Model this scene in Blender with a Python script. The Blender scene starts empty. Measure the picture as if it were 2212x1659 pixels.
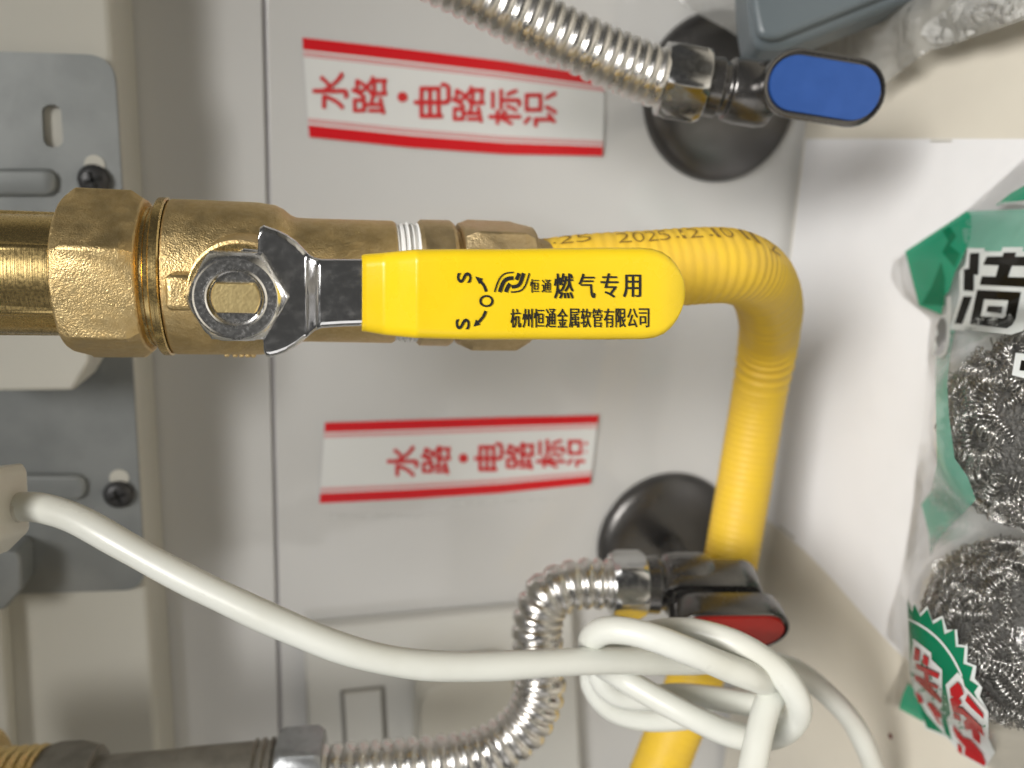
import bpy, bmesh, math, random
import numpy as np
from mathutils import Vector, noise, geometry
random.seed(7); np.random.seed(7)
SC = bpy.context.scene
COL = SC.collection

# ------------------------------------------------------------------ camera
# Metric scene: +Z is up in the room, the tiled wall is the plane Y = 0, the cabinet floor is Z = 0.
# The phone was held on its side, so the picture's left is up.
FPX, CX, CY = 1700.0, 1106.0, 829.5          # focal length and centre in units of a 2212-wide picture
def nrm(a): return a / np.linalg.norm(a)
_d1 = nrm(np.array([-358., 7170., FPX]))
_d2 = np.array([7200., -230., FPX]); _d2 = nrm(_d2 - _d1 * (_d2 @ _d1))
_n = np.cross(_d2, _d1)
RW = np.array([-_d1, _n, -_d2])              # picture axes (right, down, forward) -> world
CAM = np.array([0.0, -0.345 * _n[2], 0.0])
def ray(u, v): return RW @ np.array([(u - CX) / FPX, (v - CY) / FPX, 1.0])
def W(u, v, Y):                              # point on the plane at distance -Y from the wall
    r = ray(u, v); return CAM + r * ((Y - CAM[1]) / r[1])
CAM[2] = -W(1712, 400, 0)[2]
def F(u, v, Z=0.0):                          # point on the horizontal plane at height Z
    r = ray(u, v); return CAM + r * ((Z - CAM[2]) / r[2])
def P(u, v, d): return CAM + ray(u, v) * d
def depth(p): return (RW.T @ (np.array(p) - CAM))[2]
AX, AY, AZ = np.eye(3)

cam_d = bpy.data.cameras.new('camera'); cam = bpy.data.objects.new('camera', cam_d); COL.objects.link(cam)
from mathutils import Matrix
right, down, fwd = RW[:, 0], RW[:, 1], RW[:, 2]
M = Matrix.Identity(4)
for i in range(3):
    M[i][0] = right[i]; M[i][1] = -down[i]; M[i][2] = -fwd[i]; M[i][3] = CAM[i]
cam.matrix_world = M
cam_d.sensor_width = 36.0; cam_d.lens = 36.0 * FPX / 2212.0
cam_d.clip_start = 0.005; cam_d.clip_end = 50
cam_d.dof.use_dof = True; cam_d.dof.focus_distance = 0.163; cam_d.dof.aperture_fstop = 12.0
SC.camera = cam

# ------------------------------------------------------------------ light
wd = bpy.data.worlds.new('World'); SC.world = wd; wd.use_nodes = True
bg = wd.node_tree.nodes['Background']; bg.inputs[0].default_value = (0.95, 0.93, 0.88, 1); bg.inputs[1].default_value = 0.07
def area(name, loc, target, size, power, color, spread=180):
    l = bpy.data.lights.new(name, 'AREA'); l.shape = 'DISK'; l.size = size; l.energy = power; l.color = color
    l.spread = math.radians(spread)
    o = bpy.data.objects.new(name, l); COL.objects.link(o); o.location = loc
    o.rotation_euler = (Vector(target) - Vector(loc)).to_track_quat('-Z', 'Y').to_euler()
    return o
area('ceiling_lamp', (0.20, -0.85, 0.80), (-0.06, -0.20, -0.06), 0.42, 1.5, (1.0, 0.975, 0.93), 50)
area('fill_light', (-0.85, -0.95, 0.09), (0, 0, 0.16), 0.8, 1.55, (1.0, 0.97, 0.93))  # soft fill added low at the side to lift undersides, not a real lamp
SC.view_settings.view_transform = 'Standard'; SC.view_settings.look = 'None'
SC.view_settings.exposure = 0.0; SC.view_settings.gamma = 1.0; SC.view_settings.use_curve_mapping = False

# ------------------------------------------------------------------ materials
def srgb(*c):
    c = [x / 255 for x in c]
    return tuple(x / 12.92 if x <= .04045 else ((x + .055) / 1.055) ** 2.4 for x in c) + (1,)
def mat(name, col, rough=.5, metal=0., bump=None, var=None, coat=0., spec=.5, rvar=None, bump2=None, sub=0.):
    m = bpy.data.materials.new(name); m.use_nodes = True; nt = m.node_tree; N, L = nt.nodes, nt.links
    p = N['Principled BSDF']
    p.inputs['Base Color'].default_value = col; p.inputs['Roughness'].default_value = rough
    p.inputs['Metallic'].default_value = metal; p.inputs['Coat Weight'].default_value = coat
    p.inputs['Coat Roughness'].default_value = .08
    p.inputs['Specular IOR Level'].default_value = spec
    if sub: p.inputs['Subsurface Weight'].default_value = sub; p.inputs['Subsurface Radius'].default_value = (.003, .003, .003)
    tc = N.new('ShaderNodeTexCoord')
    def nz(scale, det=4, stretch=None):
        t = N.new('ShaderNodeTexNoise'); t.inputs['Scale'].default_value = scale; t.inputs['Detail'].default_value = det
        if stretch:
            mp = N.new('ShaderNodeMapping'); mp.inputs['Scale'].default_value = stretch
            L.new(tc.outputs['Object'], mp.inputs['Vector']); L.new(mp.outputs['Vector'], t.inputs['Vector'])
        else: L.new(tc.outputs['Object'], t.inputs['Vector'])
        return t
    if var:                                   # (scale, second colour, low, high[, stretch])
        t = nz(var[0], 5, var[4] if len(var) > 4 else None); r = N.new('ShaderNodeValToRGB')
        r.color_ramp.elements[0].position = var[2]; r.color_ramp.elements[1].position = var[3]
        r.color_ramp.elements[0].color = col; r.color_ramp.elements[1].color = var[1]
        L.new(t.outputs[0], r.inputs[0]); L.new(r.outputs[0], p.inputs['Base Color'])
    if rvar:
        t = nz(rvar[0], 5); r = N.new('ShaderNodeMapRange'); r.inputs[1].default_value = .3; r.inputs[2].default_value = .7
        r.inputs[3].default_value = rvar[1]; r.inputs[4].default_value = rvar[2]
        L.new(t.outputs[0], r.inputs[0]); L.new(r.outputs[0], p.inputs['Roughness'])
    prev = None
    for b in (bump, bump2):
        if not b: continue                    # (scale, strength, distance[, stretch])
        t = nz(b[0], 3, b[3] if len(b) > 3 else None); n_ = N.new('ShaderNodeBump'); n_.inputs['Strength'].default_value = b[1]
        n_.inputs['Distance'].default_value = b[2]; L.new(t.outputs[0], n_.inputs['Height'])
        if prev: L.new(prev.outputs[0], n_.inputs['Normal'])
        L.new(n_.outputs[0], p.inputs['Normal']); prev = n_
    return m
def film(name, col, opacity, rough=.12, gloss=.5, bump=(90, .6, .002), trans=.5):
    """thin plastic: part see-through, part printed / milky, with a glossy skin"""
    m = bpy.data.materials.new(name); m.use_nodes = True; nt = m.node_tree; N, L = nt.nodes, nt.links
    N.remove(N['Principled BSDF']); out = N['Material Output']
    tr = N.new('ShaderNodeBsdfTransparent'); tr.inputs[0].default_value = (.97, .97, .97, 1)
    df = N.new('ShaderNodeBsdfDiffuse'); df.inputs[0].default_value = col
    tl = N.new('ShaderNodeBsdfTranslucent'); tl.inputs[0].default_value = col
    gl = N.new('ShaderNodeBsdfGlossy'); gl.inputs['Roughness'].default_value = rough; gl.inputs[0].default_value = (1, 1, 1, 1)
    body = N.new('ShaderNodeMixShader'); body.inputs[0].default_value = trans
    L.new(df.outputs[0], body.inputs[1]); L.new(tl.outputs[0], body.inputs[2])
    a = N.new('ShaderNodeMixShader'); a.inputs[0].default_value = opacity
    L.new(tr.outputs[0], a.inputs[1]); L.new(body.outputs[0], a.inputs[2])
    fr = N.new('ShaderNodeFresnel'); fr.inputs[0].default_value = 1.45
    mu = N.new('ShaderNodeMath'); mu.operation = 'MULTIPLY'; mu.inputs[1].default_value = gloss * 2
    L.new(fr.outputs[0], mu.inputs[0])
    g = N.new('ShaderNodeMixShader'); L.new(mu.outputs[0], g.inputs[0]); L.new(a.outputs[0], g.inputs[1]); L.new(gl.outputs[0], g.inputs[2])
    L.new(g.outputs[0], out.inputs[0])
    if bump:
        tc = N.new('ShaderNodeTexCoord'); t = N.new('ShaderNodeTexNoise'); t.inputs['Scale'].default_value = bump[0]; t.inputs['Detail'].default_value = 4
        t.inputs['Distortion'].default_value = 1.2
        b = N.new('ShaderNodeBump'); b.inputs['Strength'].default_value = bump[1]; b.inputs['Distance'].default_value = bump[2]
        L.new(tc.outputs['Object'], t.inputs['Vector']); L.new(t.outputs[0], b.inputs['Height'])
        for s in (gl, df): L.new(b.outputs[0], s.inputs['Normal'])
        L.new(b.outputs[0], fr.inputs['Normal'])
    return m
MT = {}
MT['tile'] = mat('glazed_tile', (.665, .663, .655, 1), .07, var=(9, (.63, .628, .62, 1), .35, .7), spec=.55, bump=(11, .07, .002), rvar=(25, .05, .12))
MT['grout'] = mat('grout', (.42, .41, .43, 1), .9, bump=(700, .5, .0004))
MT['floor'] = mat('melamine_floor', (.70, .66, .57, 1), .42, var=(30, (.665, .625, .54, 1), .4, .7), bump=(900, .15, .0002))
MT['cream'] = mat('cream_panel', (.61, .595, .53, 1), .5, var=(12, (.575, .56, .50, 1), .4, .7), bump=(600, .2, .0002))
MT['steel_plate'] = mat('zinc_plate', (.27, .285, .285, 1), .42, .35, var=(55, (.32, .335, .335, 1), .4, .62), bump=(300, .2, .0002))
MT['black_screw'] = mat('blackened_screw', (.06, .06, .062, 1), .42, .4, bump=(1500, .4, .0002))
MT['recess'] = mat('screw_recess', (.006, .006, .006, 1), .7)
MT['brass_cast'] = mat('sandblasted_brass', (.70, .515, .245, 1), .46, 1., rvar=(260, .36, .54), bump=(2600, .42, .0004), var=(700, (.78, .60, .31, 1), .35, .7), bump2=(900, .3, .0004))
MT['brass_dark'] = mat('aged_cast_brass', (.64, .49, .27, 1), .48, 1., rvar=(260, .38, .55), bump=(2400, .4, .0004), var=(600, (.71, .56, .33, 1), .35, .7), bump2=(900, .25, .0004))
MT['brass_turned'] = mat('turned_brass', (.74, .55, .24, 1), .24, 1., bump=(120, .25, .0001, (.2, .2, 30)), rvar=(1800, .2, .32), var=(1500, (.68, .50, .22, 1), .4, .7))
MT['brass_stem'] = mat('machined_stem_brass', (.80, .64, .32, 1), .42, 1., bump=(1500, .25, .0002), var=(900, (.70, .55, .27, 1), .4, .7))
MT['chrome'] = mat('chrome', (.80, .80, .81, 1), .12, 1., rvar=(500, .08, .26), bump=(200, .10, .0002), bump2=(2600, .08, .0001))
MT['chrome_soft'] = mat('worn_chrome', (.80, .795, .79, 1), .2, 1., rvar=(1500, .14, .30), bump=(2200, .12, .0001))
MT['nickel'] = mat('nickel_nut', (.55, .55, .55, 1), .16, 1., rvar=(600, .1, .25))
MT['zinc'] = mat('zinc_nut', (.42, .435, .45, 1), .42, .85, var=(260, (.33, .34, .355, 1), .4, .65), bump=(900, .3, .0003))
MT['rust'] = mat('rust', (.28, .11, .03, 1), .85, bump=(1500, .8, .0005))
MT['inox'] = mat('corrugated_stainless', (.76, .745, .72, 1), .2, 1., rvar=(160, .2, .38), bump=(500, .2, .0003))
MT['dull_pipe'] = mat('dull_galvanised', (.31, .29, .25, 1), .5, .6, bump=(600, .4, .0003), var=(150, (.235, .22, .19, 1), .4, .65))
MT['yellow_hose'] = mat('yellow_pvc', (.83, .545, .045, 1), .5, var=(150, (.79, .515, .06, 1), .4, .7), bump=(700, .2, .0003), spec=.35)
MT['yellow_grip'] = mat('yellow_vinyl_dip', (.85, .60, .013, 1), .3, var=(45, (.77, .53, .016, 1), .5, .8), bump=(260, .18, .0003), bump2=(2400, .1, .00015), rvar=(70, .2, .42), spec=.45)
MT['ink'] = mat('black_ink', (.012, .012, .012, 1), .45)
MT['hose_ink'] = mat('faded_ink', (.25, .15, .025, 1), .6)
MT['gunmetal'] = mat('gunmetal_plating', (.17, .165, .162, 1), .2, .9, rvar=(900, .2, .28))
MT['gun_satin'] = mat('satin_gunmetal', (.13, .126, .124, 1), .34, .85, rvar=(400, .28, .40))
MT['seal_bore_black'] = mat('black_seal_bore_shade', (.012, .012, .012, 1), .5)
MT['blue'] = mat('blue_plastic', (.018, .07, .27, 1), .38, var=(220, (.023, .08, .30, 1), .4, .7), bump=(400, .15, .0003))
MT['red'] = mat('red_plastic', (.50, .018, .012, 1), .35, var=(220, (.46, .015, .01, 1), .4, .7), bump=(400, .15, .0003))
MT['tape'] = mat('white_tape', (.79, .80, .79, 1), .24, bump=(60, .2, .002))
MT['tape_red'] = mat('red_print', (.70, .010, .018, 1), .3, bump=(60, .2, .002))
MT['tape_pink'] = mat('fine_red_print', (.72, .17, .18, 1), .3)
MT['tape_ink'] = mat('red_lettering', (.66, .03, .035, 1), .4)
MT['ptfe'] = mat('ptfe_tape', (.86, .86, .85, 1), .55, bump=(900, .4, .0004, (1, 1, 6)))
MT['cord'] = mat('white_cord_pvc', (.72, .735, .69, 1), .33, rvar=(50, .25, .45), var=(28, (.58, .575, .50, 1), .42, .85), bump=(260, .15, .0003))
MT['white_plastic'] = mat('white_plastic', (.64, .635, .60, 1), .32, bump=(300, .1, .0002))
MT['groove'] = mat('shadow_gap', (.30, .29, .27, 1), .8)
MT['plug'] = mat('ivory_plug', (.62, .60, .53, 1), .38, bump=(300, .12, .0002))
MT['paper'] = mat('white_paper', (.80, .80, .815, 1), .75, bump=(45, .3, .002), bump2=(1200, .1, .0002))
MT['clear_tape'] = mat('clear_tape_strip', (.62, .60, .55, 1), .25)
MT['speck'] = mat('brown_speck', (.18, .05, .04, 1), .7)
MT['grey_box'] = mat('grey_plastic', (.115, .14, .155, 1), .38, bump=(500, .15, .0002), var=(30, (.125, .15, .165, 1), .4, .7))
MT['wool'] = mat('steel_wool_wire', (.66, .65, .63, 1), .24, 1.)
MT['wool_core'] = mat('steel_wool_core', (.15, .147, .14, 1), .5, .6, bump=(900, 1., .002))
MT['clear_bag'] = film('clear_bag_film', (.75, .75, .72, 1), .03, .07, .26, (150, .38, .0012))
MT['green_print'] = film('green_print_film', (.02, .37, .205, 1), .86, .14, .2, (110, .3, .001), .25)
MT['green_pale'] = film('pale_green_film', (.22, .56, .43, 1), .66, .14, .22, (110, .4, .0015), .3)
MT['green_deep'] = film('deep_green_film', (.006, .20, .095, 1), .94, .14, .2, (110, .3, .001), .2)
MT['bag_white'] = film('white_print_film', (.66, .69, .68, 1), .985, .25, .15, None, .1)
MT['bag_black'] = film('black_print_film', (.010, .009, .007, 1), .985, .1, .2, (110, .2, .001), .05)
MT['bag_red'] = film('red_print_film', (.43, .018, .022, 1), .985, .16, .15, (110, .2, .001), .1)
MT['milky'] = film('milky_packing_film', (.62, .62, .60, 1), .55, .22, .5, (60, .9, .004), .5)
MT['foam'] = film('packing_foam_film', (.72, .72, .70, 1), .80, .3, .4, (160, 1., .004), .4)

# ------------------------------------------------------------------ builders
ORG = {}
def tag(o, label=None, cat=None, group=None, kind=None):
    for k, v in (('label', label), ('category', cat), ('group', group), ('kind', kind)):
        if v: o[k] = v
    return o
def thing(name, base, label, cat, group=None):
    o = bpy.data.objects.new(name, None); o.empty_display_size = .01; COL.objects.link(o)
    o.location = base; ORG[o.name] = np.array(base, float)
    return tag(o, label, cat, group)
def org(o):
    return ORG[o.name] if o else np.zeros(3)
def obj(name, vf, m, parent=None, sharp=35, bevel=0, base=None, smooth=True, subsurf=0):
    """one mesh object from world-space geometry; a child keeps its parent's origin"""
    V, Fc = vf
    V = np.array(V, float)
    b = np.array(base, float) if base is not None else org(parent)
    me = bpy.data.meshes.new(name); me.from_pydata((V - b).tolist(), [], [list(map(int, f)) for f in Fc]); me.validate()
    bm = bmesh.new(); bm.from_mesh(me); bmesh.ops.recalc_face_normals(bm, faces=bm.faces); bm.to_mesh(me); bm.free()
    if smooth:
        me.polygons.foreach_set('use_smooth', [True] * len(me.polygons)); me.set_sharp_from_angle(angle=math.radians(sharp))
    me.materials.append(MT[m])
    o = bpy.data.objects.new(name, me); COL.objects.link(o); ORG[o.name] = b
    if parent: o.parent = parent; o.location = b - org(parent)
    else: o.location = b
    if bevel:
        md = o.modifiers.new('bevel', 'BEVEL'); md.width = bevel; md.segments = 3; md.limit_method = 'ANGLE'; md.angle_limit = math.radians(40)
    if subsurf:
        md = o.modifiers.new('sub', 'SUBSURF'); md.levels = md.render_levels = subsurf
    return o
def join(*parts):
    V, Fc = [], []
    for v, f in parts:
        k = len(V); V += [list(x) for x in v]; Fc += [[i + k for i in q] for q in f]
    return V, Fc
def frame_of(axis):
    a = nrm(np.array(axis, float)); x = np.array([1., 0, 0]) if abs(a[0]) < .9 else np.array([0, 0, 1.])
    x = nrm(x - a * (a @ x)); return a, x, np.cross(a, x)
def hexr(th, R, rot):                        # radius of a regular hexagon with corner radius R
    t = (th - rot) % (math.pi / 3) - math.pi / 6
    return R * math.cos(math.pi / 6) / math.cos(t)
def revolve(o, axis, prof, segs=48, caps=(True, True), xd=None):
    """prof: (t, r) or (t, r, hexR, rot): the smaller of the round radius and a hexagon"""
    a, x, y = frame_of(axis)
    if xd is not None: x = nrm(np.array(xd) - a * (a @ np.array(xd))); y = np.cross(a, x)
    V, Fc = [], []
    for p in prof:
        for k in range(segs):
            th = 2 * math.pi * k / segs + (p[3] if len(p) > 2 else 0) * 0
            if len(p) > 2:
                th = p[3] + 2 * math.pi * k / segs
            r = p[1] if len(p) < 3 else min(p[1], hexr(th, p[2], p[3]))
            V.append(np.array(o) + a * p[0] + (x * math.cos(th) + y * math.sin(th)) * r)
    n = len(prof)
    for i in range(n - 1):
        for k in range(segs):
            q = (k + 1) % segs
            Fc.append([i * segs + k, i * segs + q, (i + 1) * segs + q, (i + 1) * segs + k])
    if caps[0]: Fc.append(list(range(segs))[::-1])
    if caps[1]: Fc.append([(n - 1) * segs + k for k in range(segs)])
    return V, Fc
def hexnut(o, axis, L_, R, rot, ch=.0016, bore=None, segs=48, xd=None):
    Ri = R * .88
    prof = [(0, Ri, R, rot), (ch, R, R, rot), (L_ - ch, R, R, rot), (L_, Ri, R, rot)]
    if bore: prof = [(.004, bore * .98, 9, rot), (0, bore, 9, rot)] + prof + [(L_, bore, 9, rot), (L_ - .004, bore * .98, 9, rot)]
    return revolve(o, axis, prof, segs, xd=xd)
def spline(pts, n=300):
    """centripetal-ish Catmull-Rom, resampled to even steps"""
    p = [np.array(q, float) for q in pts]; p = [2 * p[0] - p[1]] + p + [2 * p[-1] - p[-2]]
    out = []
    for i in range(1, len(p) - 2):
        for t in np.linspace(0, 1, 40, endpoint=False):
            a, b, c, d = p[i - 1:i + 3]
            out.append(.5 * (2 * b + (c - a) * t + (2 * a - 5 * b + 4 * c - d) * t * t + (-a + 3 * b - 3 * c + d) * t ** 3))
    out.append(p[-2]); out = np.array(out)
    s = np.concatenate([[0], np.cumsum(np.linalg.norm(np.diff(out, axis=0), axis=1))])
    g = np.linspace(0, s[-1], n)
    q = np.stack([np.interp(g, s, out[:, k]) for k in range(3)], 1)
    for _ in range(3): q[1:-1] = .25 * q[:-2] + .5 * q[1:-1] + .25 * q[2:]
    return q, s[-1]
def frames(path, x0=None):
    t = np.gradient(path, axis=0); t /= np.linalg.norm(t, axis=1)[:, None]
    x = np.array(x0 if x0 is not None else -fwd, float); X = []
    for k in range(len(path)):
        x = x - t[k] * (t[k] @ x); x = x / np.linalg.norm(x); X.append(x)
    X = np.array(X); return t, X, np.cross(t, X)
def tube(path, rad, segs=24, caps=True, x0=None):
    t, X, Y = frames(path, x0); n = len(path)
    rad = np.broadcast_to(rad, (n,)); th = np.arange(segs) * 2 * np.pi / segs
    V = path[:, None, :] + rad[:, None, None] * (X[:, None, :] * np.cos(th)[None, :, None] + Y[:, None, :] * np.sin(th)[None, :, None])
    V = V.reshape(-1, 3); Fc = []
    for i in range(n - 1):
        for k in range(segs):
            q = (k + 1) % segs; Fc.append([i * segs + k, i * segs + q, (i + 1) * segs + q, (i + 1) * segs + k])
    if caps: Fc.append(list(range(segs))[::-1]); Fc.append([(n - 1) * segs + k for k in range(segs)])
    return V.tolist(), Fc
def box(c, ex, ey, ez):
    """box about centre c with half-extent vectors"""
    c, ex, ey, ez = map(np.array, (c, ex, ey, ez)); V = []
    for s in (-1, 1):
        for a, b in ((-1, -1), (1, -1), (1, 1), (-1, 1)): V.append(c + a * ex + b * ey + s * ez)
    return V, [[3, 2, 1, 0], [4, 5, 6, 7]] + [[k, (k + 1) % 4, 4 + (k + 1) % 4, 4 + k] for k in range(4)]
def aabb(lo, hi):
    lo, hi = np.array(lo, float), np.array(hi, float); h = (hi - lo) / 2
    return box((lo + hi) / 2, [h[0], 0, 0], [0, h[1], 0], [0, 0, h[2]])
def prism(outline, off):
    """extrude a closed loop of points by a vector"""
    n = len(outline); o = [np.array(p) for p in outline]; off = np.array(off)
    return o + [p + off for p in o], [list(range(n))[::-1], list(range(n, 2 * n))] + [[k, (k + 1) % n, n + (k + 1) % n, n + k] for k in range(n)]
def rounded(poly, r, n=6):
    """round the corners of a 2-D polygon"""
    out = []; m = len(poly); rr = r if isinstance(r, (list, tuple)) else [r] * m
    for i in range(m):
        a, b, c = (np.array(poly[(i + k) % m], float) for k in (-1, 0, 1)); q = rr[i]
        if q <= 0: out.append(b); continue
        d0, d1 = a - b, c - b; q = min(q, np.linalg.norm(d0) * .49, np.linalg.norm(d1) * .49)
        p0, p1 = b + nrm(d0) * q, b + nrm(d1) * q
        for t in np.linspace(0, 1, n): out.append((1 - t) ** 2 * p0 + 2 * t * (1 - t) * b + t * t * p1)
    return out
GL = {}
def glyphs(body, bold=0.):
    """flat outline mesh of a string in Blender's built-in font: 2-D vertices and faces"""
    key = (body, bold)
    if key not in GL:
        c = bpy.data.curves.new('g', 'FONT'); c.body = body; c.offset = bold; c.resolution_u = 4; c.fill_mode = 'FRONT'
        o = bpy.data.objects.new('g', c); COL.objects.link(o)
        dg = bpy.context.evaluated_depsgraph_get(); me = bpy.data.meshes.new_from_object(o.evaluated_get(dg))
        V = np.array([v.co[:2] for v in me.vertices]); Fc = [list(p.vertices) for p in me.polygons]
        bpy.data.objects.remove(o); bpy.data.curves.remove(c); bpy.data.meshes.remove(me)
        lo, hi = V.min(0), V.max(0); GL[key] = ((V - lo) / (hi - lo), Fc)
    return GL[key]
def letters(body, fn, bold=0.):
    V, Fc = glyphs(body, bold); return [fn(x, y) for x, y in V], Fc
def rect_map(u0, u1, v0, v1, plane, rot=0, shear=0.):
    """unit box -> picture-measured rectangle on a plane; rot 1 = turned a quarter left"""
    def f(x, y):
        if rot == 0: return plane(u0 + (u1 - u0) * x + shear * (y - .5), v1 + (v0 - v1) * y)
        return plane(u1 + (u0 - u1) * y, v1 + (v0 - v1) * x + shear * (.5 - y))
    return f
def stroke(pts, w, plane):
    """a band of width w along a polyline"""
    p = np.array(pts, float); t = np.gradient(p, axis=0); t /= np.linalg.norm(t, axis=1)[:, None]
    nn = np.stack([-t[:, 1], t[:, 0]], 1); w = np.broadcast_to(w, (len(p),))[:, None]
    a, b = p + nn * w / 2, p - nn * w / 2; n = len(p)
    return [plane(*q) for q in a] + [plane(*q) for q in b], [[k, k + 1, n + k + 1, n + k] for k in range(n - 1)]
def curve2(pts, n=14):
    q, _ = spline([(a, b, 0) for a, b in pts], n); return [(a, b) for a, b, _ in q]
def strip(st, r, prof=5):
    """sweep of a rounded bar: stations (pointA, pointB, outer Y, thickness)"""
    V, Fc = [], []; m = None
    for (A, B, Yo, th) in st:
        A, B = np.array(A), np.array(B); c = (A + B) / 2; ex = (A - B) / 2; a = np.linalg.norm(ex); ex = ex / max(a, 1e-9)
        b = th / 2; rr = min(r, a * .98, b * .98); ring = []
        for sx, sy, t0 in ((1, 1, 0), (-1, 1, 90), (-1, -1, 180), (1, -1, 270)):
            for k in range(prof):
                t = math.radians(t0 + 90 * k / (prof - 1)); ring.append((sx * (a - rr) + rr * math.cos(t), sy * (b - rr) + rr * math.sin(t)))
        m = len(ring); cc = np.array([c[0], Yo + b, c[2]])
        for x, y in ring: V.append(cc + ex * x - AY * y)
    n = len(st)
    for i in range(n - 1):
        for k in range(m): q = (k + 1) % m; Fc.append([i * m + k, i * m + q, (i + 1) * m + q, (i + 1) * m + k])
    Fc.append(list(range(m))[::-1]); Fc.append([(n - 1) * m + k for k in range(m)])
    return V, Fc
def interp_st(rows, n):
    rows = np.array(rows, float); g = np.linspace(rows[0, 0], rows[-1, 0], n); g = np.union1d(g, rows[:, 0])
    return np.stack([g] + [np.interp(g, rows[:, 0], rows[:, k]) for k in range(1, rows.shape[1])], 1)
def patch(poly, fn, step=14):
    """fill a 2-D polygon with a fine triangle net and lay it on a surface"""
    p = [np.array(q, float) for q in poly]; dense = []
    for i in range(len(p)):
        a, b = p[i], p[(i + 1) % len(p)]; k = max(1, int(np.linalg.norm(b - a) / step))
        dense += [a + (b - a) * t for t in np.linspace(0, 1, k, endpoint=False)]
    n = len(dense); lo, hi = np.min(dense, 0), np.max(dense, 0); pts = [Vector(q) for q in dense]
    for x in np.arange(lo[0], hi[0], step):
        for y in np.arange(lo[1], hi[1], step): pts.append(Vector((x + random.uniform(-2, 2), y + random.uniform(-2, 2))))
    r = geometry.delaunay_2d_cdt(pts, [], [list(range(n))], 1, 1e-5)
    return [fn(v[0], v[1]) for v in r[0]], [list(f) for f in r[2]]

# ================================================================== setting
wall = tag(obj('wall', aabb((-.75, .0009, -.12), (.75, .03, .75)), 'grout'), kind='structure')
seam = W(588, 800, 0)[2]; g = .0008
for z0, z1, y in ((-.1, seam - g, 0.), (seam + g, .72, -.0006)):
    obj('tile', aabb((-.72, y, z0), (.72, .0012, z1)), 'tile', wall, bevel=.0004)
tag(obj('floor', aabb((-.75, -.9, -.018), (.75, -.0040, 0)), 'floor', bevel=.0006), kind='structure')

# ================================================================== cream panel, plate, cover (upper part of the wall)
PY = -.034                                   # front of the panel
zb = W(278, 600, PY)[2]
tag(obj('backing_board', aabb((-.5, PY, zb), (.5, -.0007, .6)), 'cream', bevel=.0025, base=(0, 0, zb)),
    'thick cream board on the tiles behind the brass pipe and grey plate', 'panel')
edge = [W(-2, 1230, PY - .008), W(26, 1640, PY - .008), W(34, 1760, PY - .008), W(-300, 1760, PY - .008), W(-300, 1230, PY - .008)]
tag(obj('cream_housing', prism(edge, (0, .008, 0)), 'cream', bevel=.002, base=edge[0]),
    'cream housing edge standing proud of the cream board above the brass elbow', 'housing')
pt = thing('mounting_plate', W(270, 700, PY), 'grey steel mounting plate with slot and ribs screwed to the cream board', 'bracket')
def plane_pl(d): return lambda u, v: W(u, v, PY - d)
pp = plane_pl(.0025)
out = rounded([(-160, 106), (246, 119), (314, 1274), (-160, 1290)], [0, 62, 48, 0], 10)
slot = rounded([(89, 226), (131, 226), (138, 318), (94, 318)], 21, 8)
sl3 = [pp(*q) for q in slot]; ou3 = [pp(*q) for q in out]
def plate_mesh():
    pts = [Vector(q) for q in out] + [Vector(q) for q in slot]; n, k = len(out), len(slot)
    r = geometry.delaunay_2d_cdt(pts, [(i, (i + 1) % n) for i in range(n)] + [(n + i, n + (i + 1) % k) for i in range(k)], [], 0, 1e-5)
    def inside(c, poly):
        x, y = c; s = False
        for i in range(len(poly)):
            (x0, y0), (x1, y1) = poly[i], poly[i - 1]
            if (y0 > y) != (y1 > y) and x < (x1 - x0) * (y - y0) / (y1 - y0) + x0: s = not s
        return s
    fs = [list(f) for f in r[2] if (lambda c: inside(c, out) and not inside(c, slot))(np.mean([r[0][i][:] for i in f], 0))]
    V = [pp(*q) for q in r[0]]; m = len(V); V2 = [p + AY * .0022 for p in V]
    Fc = fs + [[i + m for i in f[::-1]] for f in fs]
    Fc += [[i, (i + 1) % n, m + (i + 1) % n, m + i] for i in range(n)]
    Fc += [[n + i, n + (i + 1) % k, m + n + (i + 1) % k, m + n + i] for i in range(k)]
    return V + V2, Fc
obj('plate', plate_mesh(), 'steel_plate', pt, sharp=30)
for (v0, v1, ue, u0) in ((364, 424, 126, -150), (1022, 1078, 190, -150)):   # pressed ribs
    st = []
    for u, k in ((u0, 1), (ue - 30, 1), (ue - 16, .93), (ue - 6, .7), (ue, .2)):
        vm, h = (v0 + v1) / 2, (v1 - v0) / 2 * k
        st.append((W(u, vm - h, PY - .0025), W(u, vm + h, PY - .0025), PY - .0025 - .0022 * (k ** .5), .004))
    obj('rib', strip(st, .0016), 'steel_plate', pt, sharp=60)
for (u, v, r, du, dv) in ((205, 389, 33, 0, -33), (258, 1066, 31, 0, -34)):
    c = W(u, v, PY - .0024); s = depth(c) / FPX
    k = W(u + du, v + dv, PY - .0024)
    obj('keyhole', revolve(k, -AY, [(0, .022 * 0 + r * .62 * s), (.0004, r * .62 * s)], 28), 'cream', pt)
    sc = obj('screw', revolve(c, -AY, [(0, r * s * .94), (.0012, r * s), (.0022, r * s * .9), (.0030, r * s * .62), (.0033, r * s * .3)], 36), 'black_screw', pt)
    for an in (20, 110):
        e = np.array([math.cos(math.radians(an)), 0, math.sin(math.radians(an))]); f_ = np.cross(e, AY)
        obj('recess', box(c - AY * .0030, e * r * s * .52, f_ * r * s * .10, AY * .0007), 'recess', sc)
obj('flange', prism([W(u, v, PY - .016) for u, v in ((-150, 1188), (34, 1192), (44, 1206), (46, 1275), (10, 1318), (-150, 1330))], AY * .0134), 'steel_plate', pt, bevel=.001)
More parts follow.
